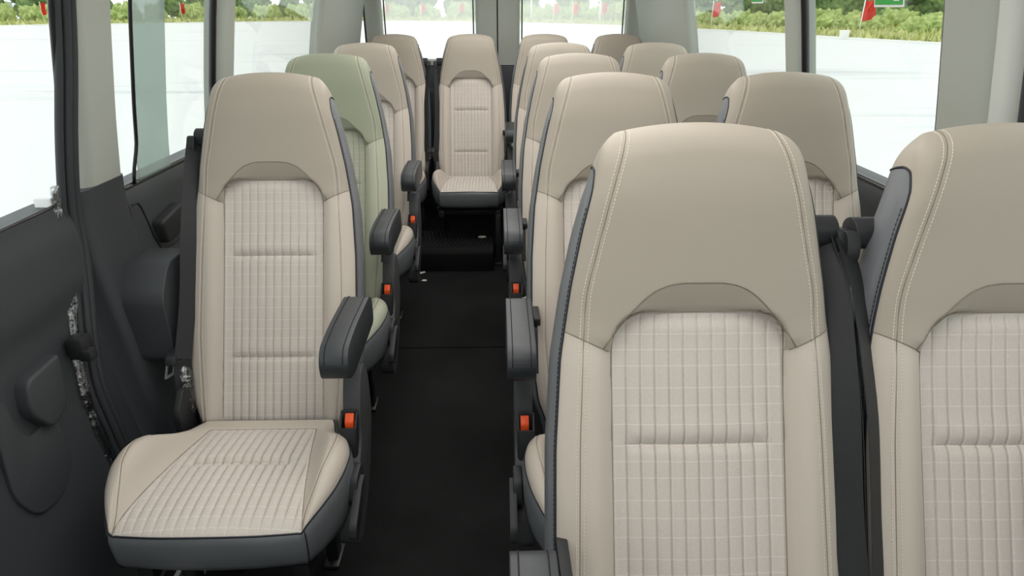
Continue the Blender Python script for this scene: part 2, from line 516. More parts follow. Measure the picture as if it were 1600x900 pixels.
    V, F, fm = join(pp); MESH['piping'] = mesh_from('piping', V, F, mats=[M['piping'], M['thread_dark']], fm=fm)

# ------------------------------------------------------------------ seat: cushion
CW = table([(-.385, .168), (-.41, .177), (-.45, .187), (-.50, .205), (-.53, .228), (-.56, .250), (-.60, .262), (-.65, .260),
            (-.70, .247), (-.74, .228), (-.785, .200)], .010)
HI = table([(-.385, .128), (-.43, .135), (-.47, .141), (-.57, .157), (-.65, .171), (-.72, .184), (-.785, .196)], .012)
CB = table([(-.385, .450), (-.43, .458), (-.55, .472), (-.66, .478), (-.72, .475), (-.76, .468), (-.80, .458)], .02)
CA = table([(-.385, 0), (-.40, .0), (-.45, .010), (-.50, .030), (-.56, .064), (-.60, .068), (-.66, .056), (-.72, .030), (-.785, .003)], .012)
CE = table([(-.385, .447), (-.45, .460), (-.50, .482), (-.56, .506), (-.64, .501), (-.72, .483), (-.785, .462)], .012)
CK = table([(-.50, .80), (-.56, .76), (-.65, .60), (-.73, .36), (-.785, .02)], .01)
YB, YF = -.385, -.785
def cush(xi, v):
    y0 = YB+v*(YF-YB); w = CW(y0); x = xi*w
    y = y0-.016*(1-xi*xi)*v**4
    base = CB(y0); hi = HI(y0); ax = np.abs(x)
    t = np.clip((ax-hi)/np.maximum(w-hi, 1e-4), 0, 1)
    A = CA(y0)
    z = base+A*sstep(-.05, .62, t)
    e = np.clip((t-.60)/.40, 0, 1); z = z-(base+A-CE(y0))*(1-np.sqrt(np.clip(1-e*e, 0, 1)))
    fe = np.clip((v-.88)/.12, 0, 1); z = z-.012*(1-np.sqrt(np.clip(1-fe*fe, 0, 1)))*(1-.6*t)
    D = np.minimum(hi-ax, -.432-y)           # inside the cloth
    inn = sstep(0, .012, D)
    z = z-.0035*np.exp(-(D/.003)**2)
    seam = np.exp(-((y+.585)/.011)**2)*(1-sstep(.10, .135, ax))
    z = z+inn*(.0055+.0015*np.exp(-((y+.585)/.06)**2))*channel(x)*(1-fe)**.7-inn*.009*seam+inn*.006*np.exp(-(x/.13)**2)*sstep(0, .05, D)
    return np.stack([x, y, z], -1), x, y, D, ax-(hi+(w-hi)*CK(y0)), y0
def cush_at(x, y0, lift=.0006):
    x = np.asarray(x, float); y0 = np.asarray(y0, float)
    p = cush(x/CW(y0), (y0-YB)/(YF-YB))[0]; p[..., 2] += lift; return p

def build_cushion():
    xi = np.concatenate([np.linspace(-1, -.80, 26), np.linspace(-.795, .795, 130), np.linspace(.80, 1, 26)])
    v = np.concatenate([np.linspace(0, .42, 44), np.linspace(.424, .57, 44), np.linspace(.575, .9, 54), .9+.1*np.sin(np.linspace(.06, math.pi/2, 16))])
    V_, X_ = np.meshgrid(v, xi, indexing='ij')
    P, x, y, D, sm, y0 = cush(X_, V_)
    P = P[:, ::-1]; x = x[:, ::-1]; D = D[:, ::-1]; sm = sm[:, ::-1]; y0 = y0[:, ::-1]; y = y[:, ::-1]
    xg = quilt_cols(9)[::-1]; VV, XX = np.meshgrid(v, xg, indexing='ij')
    yy0 = YB+VV*(YF-YB); Pi, xi_, yi_, Di, _s, _y = cush(np.clip(XX/CW(yy0), -1, 1), VV)
    v1, f, t = clip_zone(Pi, [Di+.0004], UV=np.stack([xi_, yi_+.02], -1))
    MESH['cushion_fabric'] = mesh_from('cushion_fabric', v1, f, mats=[M['cloth']], uv=t)
    sm2 = np.where(y0 > -.54, np.minimum(sm, -.001), sm)
    for nm, sg in (('cushion_bolster.r', 1), ('cushion_bolster.l', -1)):
        zs = [clip_zone(P, [-D, sg*x, -sm2]), clip_zone(P, [-D, sg*x, sm2])]
        V, F, fm = join([(z[0], z[1]) for z in zs]); MESH[nm] = mesh_from(nm, V, F, mats=[M['beige']])
    # skirt round the sides and front
    vv = np.linspace(0, 1, 70); xf = np.linspace(-1, 1, 60)
    loop = [cush(np.array(-1.0), np.array(a))[0] for a in vv]+[cush(np.array(a), np.array(1.0))[0] for a in xf[1:-1]]+\
           [cush(np.array(1.0), np.array(a))[0] for a in vv[::-1]]
    L = np.array(loop); n = len(L)
    T = np.gradient(L[:, :2], axis=0); T /= np.linalg.norm(T, axis=1)[:, None]+1e-9
    for _ in range(3): T[1:-1] = (T[:-2]+T[1:-1]*2+T[2:])/4
    Nn = np.stack([T[:, 1], -T[:, 0]], 1); Nn /= np.linalg.norm(Nn, axis=1)[:, None]
    if (Nn[n//2] @ np.array([0, -1])) < 0: Nn = -Nn
    rows = []
    for (o, k) in ((0, 0), (.0035, .05), (.006, .2), (.006, .45), (.002, .75), (-.006, .92), (-.02, 1.0), (-.06, 1.02)):
        z = L[:, 2]*(1-k)+.352*k
        wr = .0025*np.array([noise.noise((p[0]*18, p[1]*18, k*4)) for p in L])*math.sin(min(1, k)*math.pi)
        rows.append(np.column_stack([L[:, :2]+Nn*(o+wr)[:, None] if np.ndim(o+wr) else L[:, :2], z]))
    G = np.array(rows); V = G.reshape(-1, 3).tolist(); F = []
    for i in range(len(rows)-1):
        for j in range(n-1): F.append((i*n+j, i*n+j+1, (i+1)*n+j+1, (i+1)*n+j))
    k = len(rows)-1; F.append([k*n+j for j in range(n)])
    F.append([i*n for i in range(len(rows))][::-1]+[0][:0]+[i*n+n-1 for i in range(len(rows))])
    MESH['cushion_skirt'] = mesh_from('cushion_skirt', V, F, mats=[M['dark']], angle=50)
    ps = [tube([p+np.array([0, 0, .001]) for p in L], .0022, 6)]
    for sd in (-1, 1):
        j = int(np.argmin(np.abs(L[:, 0]-sd*.197)+np.abs(L[:, 1]+.785)*1.0))
        ps.append(tube([G[i, j]+np.append(Nn[j]*.001, 0) for i in range(7)], .0014, 6))
    V, F, fm = join(ps); MESH['cushion_piping'] = mesh_from('cushion_piping', V, F, mats=[M['piping']])
    cs = []
    yy = np.linspace(-.545, -.78, 60)
    for sd in (-1, 1):
        w = CW(yy); hi = HI(yy); xs = hi+(w-hi)*CK(yy)
        cs.append(tube(cush_at(sd*xs, yy, .0004), .0008, 6)+(0,))
        for off in (-.0055, .0055):
            cs += [p+(1,) for p in stitches(cush_at(sd*np.clip(xs+off, 0, w*.995), yy, .0008))]
        y2 = np.linspace(-.432, -.785, 60); cs.append(tube(cush_at(sd*HI(y2), y2), .0011, 6)+(0,))
    xs = np.linspace(-.133, .133, 30); cs.append(tube(cush_at(xs, xs*0-.432), .0010, 6)+(0,))
    xs = np.linspace(-.105, .105, 50); cs += [p+(1,) for p in stitches(cush_at(xs, xs*0-.580, .001), .0048, .0036, .0007)]
    V, F, fm = join(cs); MESH['cushion_stitching'] = mesh_from('cushion_stitching', V, F, mats=[M['seam'], M['thread']], fm=fm)

# ------------------------------------------------------------------ seat: hardware (built for the right-hand side)
def build_hardware():
    # armrest: padded bar, blunt nose
    prof = arc_poly([(-.305, .700), (-.305, .765), (-.33, .784), (-.50, .786), (-.585, .776), (-.608, .745), (-.602, .706), (-.56, .692)],
                    [.02, .03, .05, .06, .03, .02, .015, .04], 4)
    bm = bmesh.new(); bm_prism(bm, prof, .219, .282, 'x', .013, 3)
    MESH['armrest'] = from_bm('armrest', bm, M['arm'], angle=60)
    inner = [(y, z) for y, z in prof]
    cy = sum(p[0] for p in inner)/len(inner); cz = sum(p[1] for p in inner)/len(inner)
    ps = []
    for xx in (.2305, .2705):
        top = [(xx, y, z+.0006) for y, z in prof if z > .742 and y < -.31]
        ps.append(tube(spline(top, 40), .0011, 6))
    V, F, _ = join(ps); MESH['armrest_seam'] = mesh_from('armrest_seam', V, F, mats=[M['thread_dark']])
    bm = bmesh.new()
    bm_prism(bm, arc_poly([(-.22, .69), (-.23, .715), (-.33, .725), (-.33, .70)], .012), .205, .222, 'x', .004)
    bm_prism(bm, arc_poly([(-.36, .60), (-.30, .70), (-.33, .70), (-.40, .60)], .01), .212, .226, 'x', .003)
    MESH['armrest_bracket'] = from_bm('armrest_bracket', bm, M['plastic'])
    # recliner cover with the rounded head
    prof = arc_poly([(-.405, .50), (-.405, .60), (-.435, .655), (-.478, .648), (-.515, .585), (-.535, .50), (-.60, .44), (-.67, .37), (-.675, .30), (-.62, .27), (-.48, .37)],
                    [.03, .05, .05, .03, .03, .03, .04, .05, .05, .05, .04], 5)
    bm = bmesh.new(); bm_prism(bm, prof, .234, .276, 'x', .011, 3)
    MESH['recliner_cover'] = from_bm('recliner_cover', bm, M['greyplastic'], angle=50)
    bm = bmesh.new()
    bm_prism(bm, arc_poly([(-.60, .452), (-.635, .452), (-.725, .405), (-.735, .375), (-.715, .368), (-.61, .425)], .012), .274, .291, 'x', .005)
    bm_prism(bm, arc_poly([(-.575, .47), (-.64, .47), (-.665, .41), (-.62, .38), (-.57, .41)], .02), .262, .282, 'x', .004)
    MESH['recliner_lever'] = from_bm('recliner_lever', bm, M['plastic'])
    # buckle: upright housing with an open mouth, orange button in it
    bm = bmesh.new()
    m = Vector((0, 0, 0))
    def pl(pts, x0, x1, bv=.003): bm_prism(bm, pts, x0, x1, 'x', bv)
    pl([(-.512, .42), (-.520, .574), (-.527, .576), (-.540, .42)], .232, .268)      # rear shell
    pl([(-.566, .42), (-.551, .544), (-.557, .545), (-.576, .42)], .232, .268)      # front shell
    pl([(-.515, .42), (-.522, .572), (-.556, .544), (-.570, .42)], .230, .2345, .001)
    pl([(-.515, .42), (-.522, .572), (-.556, .544), (-.570, .42)], .2655, .270, .001)
    MESH['belt_buckle'] = from_bm('belt_buckle', bm, M['plastic'])
    bm = bmesh.new()
    bm_prism(bm, arc_poly([(-.529, .47), (-.5295, .570), (-.535, .571), (-.5495, .556), (-.550, .47)], .004), .2435, .2625, 'x', .002)
    MESH['release_button'] = from_bm('release_button', bm, M['orange'])
    # belt guide at the shoulder (on the left, -x, side): bracket and turning loop
    bm = bmesh.new()
    bm_prism(bm, arc_poly([(.030, 1.092), (.035, 1.132), (.012, 1.146), (-.014, 1.132), (-.012, 1.095)], .014), -.226, -.165, 'x', .006, 3)
    bm_prism(bm, arc_poly([(.022, 1.075), (.026, 1.12), (-.016, 1.128), (-.030, 1.10), (-.026, 1.075)], .012), -.243, -.222, 'x', .005, 2)
    MESH['belt_guide'] = from_bm('belt_guide', bm, M['plastic'])
    pts = spline([(-.228, -.004, 1.110), (-.222, -.060, 1.05), (-.219, -.160, .90), (-.219, -.240, .74), (-.226, -.318, .60)], 24)
    pts2 = spline([(-.228, -.320, .60), (-.224, -.345, .52), (-.224, -.36, .44), (-.222, -.365, .37)], 12)
    wd = [(-.55, -.83, 0)]
    V1 = ribbon(pts, (.72, .69, 0), .042, .0016)
    V2 = ribbon([(p[0]-.006, p[1]+.022, p[2]) for p in pts], (.4, .9, .1), .044, .0016)
    V3 = ribbon(pts2, (.6, .8, 0), .046, .002)
    V, F, _ = join([V1, V2, V3]); MESH['seat_belt'] = mesh_from('seat_belt', V, F, mats=[M['web']], angle=40)
    # tongue: black sleeve and steel blade with a slot
    bm = bmesh.new()
    bm_prism(bm, arc_poly([(-.345, .592), (-.335, .612), (-.30, .622), (-.262, .606), (-.264, .592), (-.30, .598)], .008), -.262, -.236, 'x', .004)
    MESH['belt_tongue'] = from_bm('belt_tongue', bm, M['plastic'])
    bl = []
    zs = [((-.262, -.326, .600), (-.276, -.330, .548)), ((-.252, -.306, .600), (-.266, -.308, .548))]
    for a, b in zs: bl.append(ribbon([a, b], (.3, .9, 0), .006, .0025))
    bl.append(ribbon([(-.2765, -.331, .550), (-.2655, -.307, .550)], (0, 0, 1), .007, .0025))
    bl.append(ribbon([(-.262, -.326, .598), (-.252, -.306, .598)], (0, 0, 1), .014, .0025))
    V, F, _ = join(bl); MESH['tongue_blade'] = mesh_from('tongue_blade', V, F, mats=[M['metal']], angle=30)
    # under frame
    bm = bmesh.new()
    bm_box(bm, (0, -.56, .338), (.40, .36, .024), .006)
    for sx in (-1, 1):
        bm_box(bm, (sx*.17, -.56, .308), (.035, .40, .045), .006)
    bm_box(bm, (0, -.42, .305), (.34, .03, .03), .005); bm_box(bm, (0, -.70, .305), (.34, .03, .03), .005)
    MESH['seat_frame'] = from_bm('seat_frame', bm, M['frame'])
    bm = bmesh.new()
    bm_prism(bm, [(-.022, 0), (.022, 0), (.018, .31), (-.018, .31)], -.016, .016, 'x', .004)
    bm_box(bm, (0, 0, .006), (.045, .09, .012), .004)
    MESH['leg'] = from_bm('leg', bm, M['frame'])
    # bracket behind the cushion where the back hinges
    bm = bmesh.new()
    bm_prism(bm, arc_poly([(-.335, .35), (-.335, .52), (-.375, .55), (-.425, .50), (-.43, .36)], .02), -.226, -.208, 'x', .004)
    MESH['hinge_bracket'] = from_bm('hinge_bracket', bm, M['plastic'])

build_backrest(); build_cushion(); build_hardware()

def mirrored(me):
    k = me.name+'_mirrored'
    if k in bpy.data.meshes: return bpy.data.meshes[k]
    c = me.copy(); c.name = k
    co = np.empty(len(c.vertices)*3, np.float32); c.vertices.foreach_get('co', co)
    co[0::3] *= -1; c.vertices.foreach_set('co', co); c.flip_normals(); c.update(); return c

BODY = ['headrest_panel', 'headrest_band', 'side_bolster.l', 'side_bolster.r', 'fabric_panel', 'back_cover', 'piping', 'stitching',
        'cushion_fabric', 'cushion_bolster.l', 'cushion_bolster.r', 'cushion_skirt', 'cushion_piping', 'cushion_stitching', 'seat_frame']
ALL_LEGS = [(-.13, -.66), (.13, -.66), (-.13, -.42), (.13, -.42)]
def make_seat(x, y, label, arm=0, belt=-1, rz=0, sage=False, legs=ALL_LEGS, floor=0.0, cw=1.0, cs=0.0, cover=True, bo=0.0):
    """arm: side (+1 right of the photo, -1 left, 0 none); belt: side of the shoulder guide"""
    root = empty('passenger_seat', (x, y, 0), R(rz))
    tag(root, label, 'seat', 'minibus passenger seats')
    def put(k, me=None, par=root):
        return link(k.split('.')[0], me or MESH[k], par)
    for k in BODY:
        o = put(k)
        if cw != 1 and k.startswith('cushion'): o.scale.x = cw; o.location.x = cs
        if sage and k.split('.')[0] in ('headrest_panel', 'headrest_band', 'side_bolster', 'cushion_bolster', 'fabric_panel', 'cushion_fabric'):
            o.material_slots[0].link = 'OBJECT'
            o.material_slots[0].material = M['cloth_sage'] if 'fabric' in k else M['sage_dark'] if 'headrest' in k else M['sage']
    for lx, ly in legs:
        o = put('leg'); o.location = (lx, ly, floor); o.scale.z = (.31-floor)/.31
    def sided(k, sd, native, par=root):
        return put(k, MESH[k] if sd == native else mirrored(MESH[k]), par)
    if arm:
        a = sided('armrest', arm, 1); a.location.x = -.012 if arm < 0 else 0; sided('armrest_seam', arm, 1, a); sided('armrest_bracket', arm, 1)
    side = arm if arm else -belt
    if cover:
        sided('recliner_cover', side, 1); sided('recliner_lever', side, 1)
        b = sided('belt_buckle', side, 1); ob = sided('release_button', side, 1, b); ob['label'] = 'orange release button'
    sided('hinge_bracket', belt, -1)
    sided('belt_guide', belt, -1).location.x = bo+(.011 if x > .25 and y < 4 else 0); w = sided('seat_belt', belt, -1); w.location.x = bo
    sided('belt_tongue', belt, -1, w); tb = sided('tongue_blade', belt, -1, w); tb['label'] = 'bright steel tongue blade'
    return root

SEATS = [
 (-.608, 1.807, 'beige single seat nearest the left pillar, the one whose whole cushion and front skirt show', 1, -1, {}),
 (-.638, 2.573, 'sage green seat directly behind the full beige seat on the left', 1, -1, dict(sage=True)),
 (-.645, 3.371, 'beige seat on the left between the sage green seat and the rear bench row', 1, -1, {}),
 (-.668, 4.47, 'beige seat in the rear left corner, last of the left column', 0, 1, dict(legs=[(-.17, -.42), (.17, -.42)], bo=-.014)),
 (-.170, 4.47, 'beige seat facing down the middle of the aisle against the rear doors', 1, -1, dict(legs=[(.17, -.775), (-.17, -.42), (.17, -.42)])),
 (.305, .968, 'biggest beige seat in front right of centre, its backrest filling the foreground', -1, 1, {}),
 (.311, 1.788, 'beige aisle seat directly behind the biggest foreground seat', -1, 1, {}),
 (.313, 2.572, 'beige aisle seat third from the front on the right of the aisle', -1, 1, {}),
 (.312, 3.371, 'beige aisle seat fourth from the front on the right of the aisle', -1, 1, {}),
 (.312, 4.47, 'beige rear row seat just right of the dark gap between the rear doors', 0, 1, dict(cover=False)),
 (.778, .955, 'beige window seat cut off by the right edge of the photo', 0, -1, {}),
 (.783, 1.788, 'beige window seat second from the front, seen against the large right window', 0, -1, {}),
 (.792, 2.572, 'beige window seat third from the front beside the right wall', 0, -1, {}),
 (.790, 3.371, 'beige window seat fourth from the front beside the right wall', 0, -1, {}),
 (.795, 4.47, 'small far beige seat in the rear right corner under the right rear window', 0, -1, {}),
]
roots = []
for x, y, lab, arm, belt, kw in SEATS:
    if x > 0 or y > 4: kw['cw'] = .87; kw['cs'] = -.028 if .2 < x < .5 and y < 4 else 0
    roots.append(make_seat(x, y, lab, arm, belt, **kw))

# crumpled clear wrapping still on the belt of the first left seat
pts = spline([(-.240, -.30, .595), (-.228, -.325, .54), (-.224, -.345, .48), (-.226, -.35, .41)], 26)
V, F = tube(pts, [.015+.012*abs(noise.noise((i*.7, 3.1, 0)))+.008*math.sin(i/25*math.pi) for i in range(26)], 14)
V = [Vector(v)+noise.noise_vector(Vector(v)*90)*.004 for v in V]
bl = [o for o in roots[0].children if o.name.startswith('seat_belt')][0]
o = link('plastic_wrap', mesh_from('plastic_wrap', V, F, mats=[M['film']]), bl); o['label'] = 'crumpled clear plastic wrap'

# ------------------------------------------------------------------ the vehicle shell
CX = .03
HW = table([(0, .955), (.3, .99), (.6, 1.022), (1.0, 1.03), (1.2, .998), (1.46, .948), (1.7, .885), (1.86, .80), (1.95, .70)], .03)
def wx(side, z, off=0.0): return CX+side*(float(HW(z))+off)
def slab(side, ys, zs, off_in, off_out):
    """closed curved wall piece; off_in(y,z), off_out: offsets outwards from the wall line"""
    ny, nz = len(ys), len(zs); V, F = [], []
    fi = off_in if callable(off_in) else (lambda y, z: off_in)
    for f in (fi, (lambda y, z: off_out)):
        for z in zs:
            for y in ys: V.append((wx(side, z, f(y, z)), y, z))
    n = ny*nz; I = lambda l, i, j: l*n+i*ny+j
    for i in range(nz-1):
        for j in range(ny-1):
            F.append((I(0, i, j), I(0, i, j+1), I(0, i+1, j+1), I(0, i+1, j)))
            F.append((I(1, i, j), I(1, i+1, j), I(1, i+1, j+1), I(1, i, j+1)))
    for j in range(ny-1):
        F.append((I(0, 0, j), I(1, 0, j), I(1, 0, j+1), I(0, 0, j+1)))
        F.append((I(0, nz-1, j), I(0, nz-1, j+1), I(1, nz-1, j+1), I(1, nz-1, j)))
    for i in range(nz-1):
        F.append((I(0, i, 0), I(0, i+1, 0), I(1, i+1, 0), I(1, i, 0)))
        F.append((I(0, i, ny-1), I(1, i, ny-1), I(1, i+1, ny-1), I(0, i+1, ny-1)))
    return V, F
def slab_mesh(name, mat, *a, angle=40):
    V, F = slab(*a); bm = bmesh.new(); vs = [bm.verts.new(v) for v in V]
    for f in F: bm.faces.new([vs[i] for i in f])
    return from_bm(name, bm, mat, angle=angle)
lin = lambda a, b, n: list(np.linspace(a, b, n))
ZW = 1.66
def pillar_off(y0, y1, depth, edge=.035, out=.03):
    def f(y, z):
        t = min(y-y0, y1-y); e = min(1, max(0, t/edge))
        return out-(depth+out)*math.sqrt(max(0, 1-(1-e)**2))
    return f
def pillar_ys(y0, y1, edge=.035):
    a = [y0+edge*(1-math.cos(t)) for t in np.linspace(0, math.pi/2, 8)]
    b = [y1-edge*(1-math.cos(t)) for t in np.linspace(math.pi/2, 0, 8)]
    return a+lin(a[-1], b[0], 8)[1:-1]+b

# floor: two vinyl sheets meeting in a narrow joint
bm = bmesh.new()
bm_box(bm, (.03, .60, -.03), (2.0, 4.036, .06), .003, 1); bm_box(bm, (.03, 3.80, -.03), (2.0, 2.348, .06), .003, 1)
bm_box(bm, (.03, 2.6, -.05), (2.0, .2, .03))
structure('floor', from_bm('floor', bm, M['floor']))
# ceiling
V, F = [], []
xs = lin(-.86, .92, 21)
for k, dz in enumerate((0, .06)):
    for y in (-1.4, 1.0, 3.0, 5.1):
        for x in xs: V.append((x, y, 1.80+.16*math.sqrt(max(0, 1-((x-.03)/.90)**2))+dz))
n = 4*21
for i in range(3):
    for j in range(20):
        a = i*21+j; F.append((a, a+21, a+22, a+1)); F.append((n+a, n+a+1, n+a+22, n+a+21))
for i in range(3):
    for j in (0, 20): a = i*21+j; F.append((a, n+a, n+a+21, a+21))
for i in (0, 3):
    for j in range(20): a = i*21+j; F.append((a, a+1, n+a+1, n+a))
bm = bmesh.new(); vs = [bm.verts.new(v) for v in V]
for f in F: bm.faces.new([vs[i] for i in f])
structure('ceiling', from_bm('ceiling', bm, M['white_ceiling']))

# side walls: dark lower lining with a rolled sill, header above the glass
ZS = {-1: .995, 1: .985}
def lower_off(side):
    zs = ZS[side]
    def f(y, z):
        o = .0
        if z > zs-.05: o = .012*((z-(zs-.05))/.05)**2
        if .55 < z < .9: o -= .012*math.sin((z-.55)/.35*math.pi)
        return o
    return f
for side, nm, y0 in ((-1, 'left', 1.70), (1, 'right', 1.53)):
    zz = lin(-.02, ZS[side]-.06, 26)+lin(ZS[side]-.05, ZS[side], 8)
    structure('wall_'+nm, slab_mesh('wall_'+nm, M['trim_dark'], side, lin(y0, 4.93, 30), zz, lower_off(side), .10))
    structure('trim_1' if side < 0 else 'trim_2', slab_mesh('window_header', M['trim_light'], side, lin(-1.3, 4.93, 20), lin(1.62, 1.86, 8), -.01, .06))

def upper_pillar(name, side, y0, y1, z0=None, depth=.03, lean=-.10, mat='trim_light'):
    """pale pillar cover above the sill; leans with the glass line"""
    z0 = z0 or ZS[side]-.005
    V, F = slab(side, pillar_ys(y0, y1), lin(z0, ZW, 14), pillar_off(y0, y1, depth), .06)
    V = [(x, y+lean*(1.46-z)*-1.0*0, z) for x, y, z in V]
    bm = bmesh.new(); vs = [bm.verts.new(v) for v in V]
    for f in F: bm.faces.new([vs[i] for i in f])
    return structure(name, from_bm(name, bm, M[mat], angle=45))
upper_pillar('trim_3', -1, 1.548, 1.712, 1.045, depth=.0)
upper_pillar('trim_4', -1, 2.365, 2.512, depth=0)
upper_pillar('trim_5', -1, 3.74, 4.90, depth=0)
upper_pillar('trim_6', 1, 1.335, 1.528, .95, depth=0); upper_pillar('trim_12', 1, 1.255, 1.345, .95, depth=.014, mat='trim_lip')
upper_pillar('trim_7', 1, 2.25, 2.38, depth=0)
upper_pillar('trim_8', 1, 3.62, 4.90, depth=0)

# left pillar: dark lower cover with the belt retractor bulge
ys = pillar_ys(1.50, 1.715); zs = lin(0, 1.045, 40)
fo = pillar_off(1.50, 1.715, .004)
def low(y, z):
    return fo(y, z)-.03*float(sstep(.98, .60, z))
o = structure('trim_9', slab_mesh('pillar_lower', M['trim_dark'], -1, ys, zs, low, .06, angle=45))
bm = bmesh.new()
bm_prism(bm, arc_poly([(1.52, .57), (1.52, .76), (1.585, .835), (1.72, .835), (1.765, .78), (1.765, .60), (1.70, .57)], .03), -1.03, -.868, 'x', .028, 4)
link('retractor_housing', from_bm('retractor_housing', bm, M['trim_dark'], angle=50), o)
# rubber door seal: three ribs running down the pillar edge
cl = []
def sealp(z): return 1.542-.05*float(sstep(1.46, .95, z))-.10*float(sstep(1.0, .55, z))
zz = lin(.05, 1.66, 60)
for k, (dy, dx, r) in enumerate(((-.032, .012, .009), (-.014, .004, .010), (.002, .0, .009))):
    cl.append(tube([(wx(-1, z, dx+.005), sealp(z)+dy, z) for z in zz], r, 10))
V, F, _ = join(cl); link('door_seal', mesh_from('door_seal', V, F, mats=[M['rubber']]), o)

# front left door: dark inner panel, pocket, latch cover, film on its edge
yy = lin(-.9, 1.47, 40)
def dof(y, z):
    o = .0+.015*float(sstep(.96, 1.03, z))
    o += .018*float(sstep(.86, .78, z))*float(sstep(.1, .5, z))
    return o
zz = lin(.02, 1.03, 44)
door = structure('door_1', slab_mesh('door_panel', M['trim_dark'], -1, yy, zz, dof, .09))
def inset(name, poly, th, mat, side=-1, off=0.0, bevel=.008, par=None):
    """a raised shape on the wall: poly of (y, z)"""
    bm = bmesh.new(); poly = list(poly)
    A = [bm.verts.new((wx(side, z, off+.01), y, z)) for y, z in poly]; B = [bm.verts.new((wx(side, z, off-th), y, z)) for y, z in poly]
    n = len(poly); bm.faces.new(A); bm.faces.new(B[::-1])
    for i in range(n): bm.faces.new((A[i], B[i], B[(i+1) % n], A[(i+1) % n]))
    bmesh.ops.recalc_face_normals(bm, faces=bm.faces)
    ed = [e for e in bm.edges if all(v in B for v in e.verts)]
    if bevel: bmesh.ops.bevel(bm, geom=ed, offset=bevel, segments=3, affect='EDGES', profile=.5)
    return link(name, from_bm(name, bm, mat, angle=50), par)
inset('latch_cover', arc_poly([(1.165, .735), (1.275, .742), (1.262, .655), (1.245, .618), (1.19, .60), (1.145, .665)], [.02, .012, .02, .02, .02, .03]), .030, M['trim_dark'], off=.018, par=door, bevel=.008)
inset('door_pocket', arc_poly([(1.075, .70), (1.10, .725), (1.12, .715), (1.125, .64), (1.15, .605), (1.235, .625), (1.225, .49), (1.16, .44), (1.08, .45), (1.05, .52)], [.02, .015, .015, .03, .02, .02, .03, .03, .03, .03]), .009, M['trim_dark'], off=.018, par=door, bevel=.004)
inset('storage_bin', arc_poly([(.40, .93), (1.10, .885), (1.13, .85), (1.09, .71), (1.045, .60), (.98, .55), (.40, .42)], [.05, .03, .03, .04, .05, .05, .05]), .012, M['trim_dark'], off=.014, par=door, bevel=.005)
bm = bmesh.new(); bm_box(bm, (-.985, 1.345, .72), (.04, .045, .055), .008); bm_box(bm, (-.965, 1.335, .705), (.03, .03, .03), .006)
link('door_check', from_bm('door_check', bm, M['plastic']), door)
cl = []
for k in range(4):
    zz = lin(.32, 1.08, 60)
    cl.append(ribbon([(wx(-1, z, .012)+.010*noise.noise((z*9, k*3.0, 1)), sealp(z)-.052-.005*k+.008*noise.noise((z*14, k*5.0, 7)), z) for z in zz], (.5, .8, 0), [.010+.012*abs(noise.noise((z*11, k, 3))) for z in zz], .0008))
V, F, _ = join(cl); o = link('protective_film', mesh_from('protective_film', V, F, mats=[M['film']]), door); o['label'] = 'crinkled clear protective film'
bm = bmesh.new(); bm_prism(bm, [(1.40, .25), (1.415, .25), (1.455, 1.05), (1.44, 1.05)], -1.06, -1.02, 'x', .003)
link('door_edge', from_bm('door_edge', bm, M['metal']), door)

# coat hook recess and lines of the left lining
inset('grab_recess', arc_poly([(1.78, .885), (1.93, .905), (1.93, .83), (1.79, .815)], .015), .022, M['plastic'], par=bpy.data.objects['wall_left'], off=-.012)
pth = spline([(1.715, .955), (1.745, .95), (1.765, .90), (1.775, .83), (1.83, .795), (2.1, .79)], 40)
V, F = tube([(wx(-1, p[1], lower_off(-1)(p[0], p[1])-.0005), p[0], p[1]) for p in pth], .0025, 6)
link('panel_joint', mesh_from('panel_joint', V, F, mats=[M['frit']]), bpy.data.objects['wall_left'])
# front door threshold strip
bm = bmesh.new()
for k in range(4): bm_box(bm, (-.90+.022*k, 1.0, .004), (.012, 1.0, .012), .002)
link('threshold_strip', from_bm('threshold_strip', bm, M['metal']), door)

# windows
def window(name, side, y0, y1, z0, z1=1.63, mat=None, gasket=.012):
    V, F = slab(side, lin(y0, y1, 12), lin(z0, z1, 10), .030, .034)
    bm = bmesh.new(); vs = [bm.verts.new(v) for v in V]
    for f in F: bm.faces.new([vs[i] for i in f])
    o = structure(name, from_bm(name, bm, mat or M['glass'], angle=60))
    # black gasket all round
    c = [(y0, z0), (y1, z0), (y1, z1), (y0, z1)]; pts = []
    for (a, b) in zip(c, c[1:]+c[:1]):
        for t in lin(0, 1, 13)[:-1]: pts.append((a[0]+(b[0]-a[0])*t, a[1]+(b[1]-a[1])*t))
    V, F = tube([(wx(side, z, .022), y, z) for y, z in pts], gasket, 8, closed=True)
    link('window_gasket', mesh_from('gasket', V, F, mats=[M['frit']]), o); return o
window('window_1', -1, -.75, 1.50, 1.03, gasket=.006)
w2 = window('window_2', -1, 1.68, 2.345, .995)
window('window_3', -1, 2.50, 3.76, .995)
window('window_4', 1, 1.52, 2.245, .985)
window('window_5', 1, 2.37, 3.64, .985)
window('window_6', 1, -.75, 1.17, .985)
# green tinted pane with a black front edge, next to the left pillar
V, F = slab(-1, lin(1.80, 1.985, 8), lin(1.0, 1.62, 10), .012, .016)
bm = bmesh.new(); vs = [bm.verts.new(v) for v in V]
for f in F: bm.faces.new([vs[i] for i in f])
sash = link('window_sash', from_bm('sash', bm, M['glass_tinted'], angle=60), w2); sash['label'] = 'green tinted pane'
V, F = tube([(wx(-1, z, .012), 1.80-.03*float(sstep(1.12, 1.0, z)), z) for z in lin(1.0, 1.62, 30)], .005, 8)
link('tint_pane_edge', mesh_from('tint_pane_edge', V, F, mats=[M['frit']]), sash)

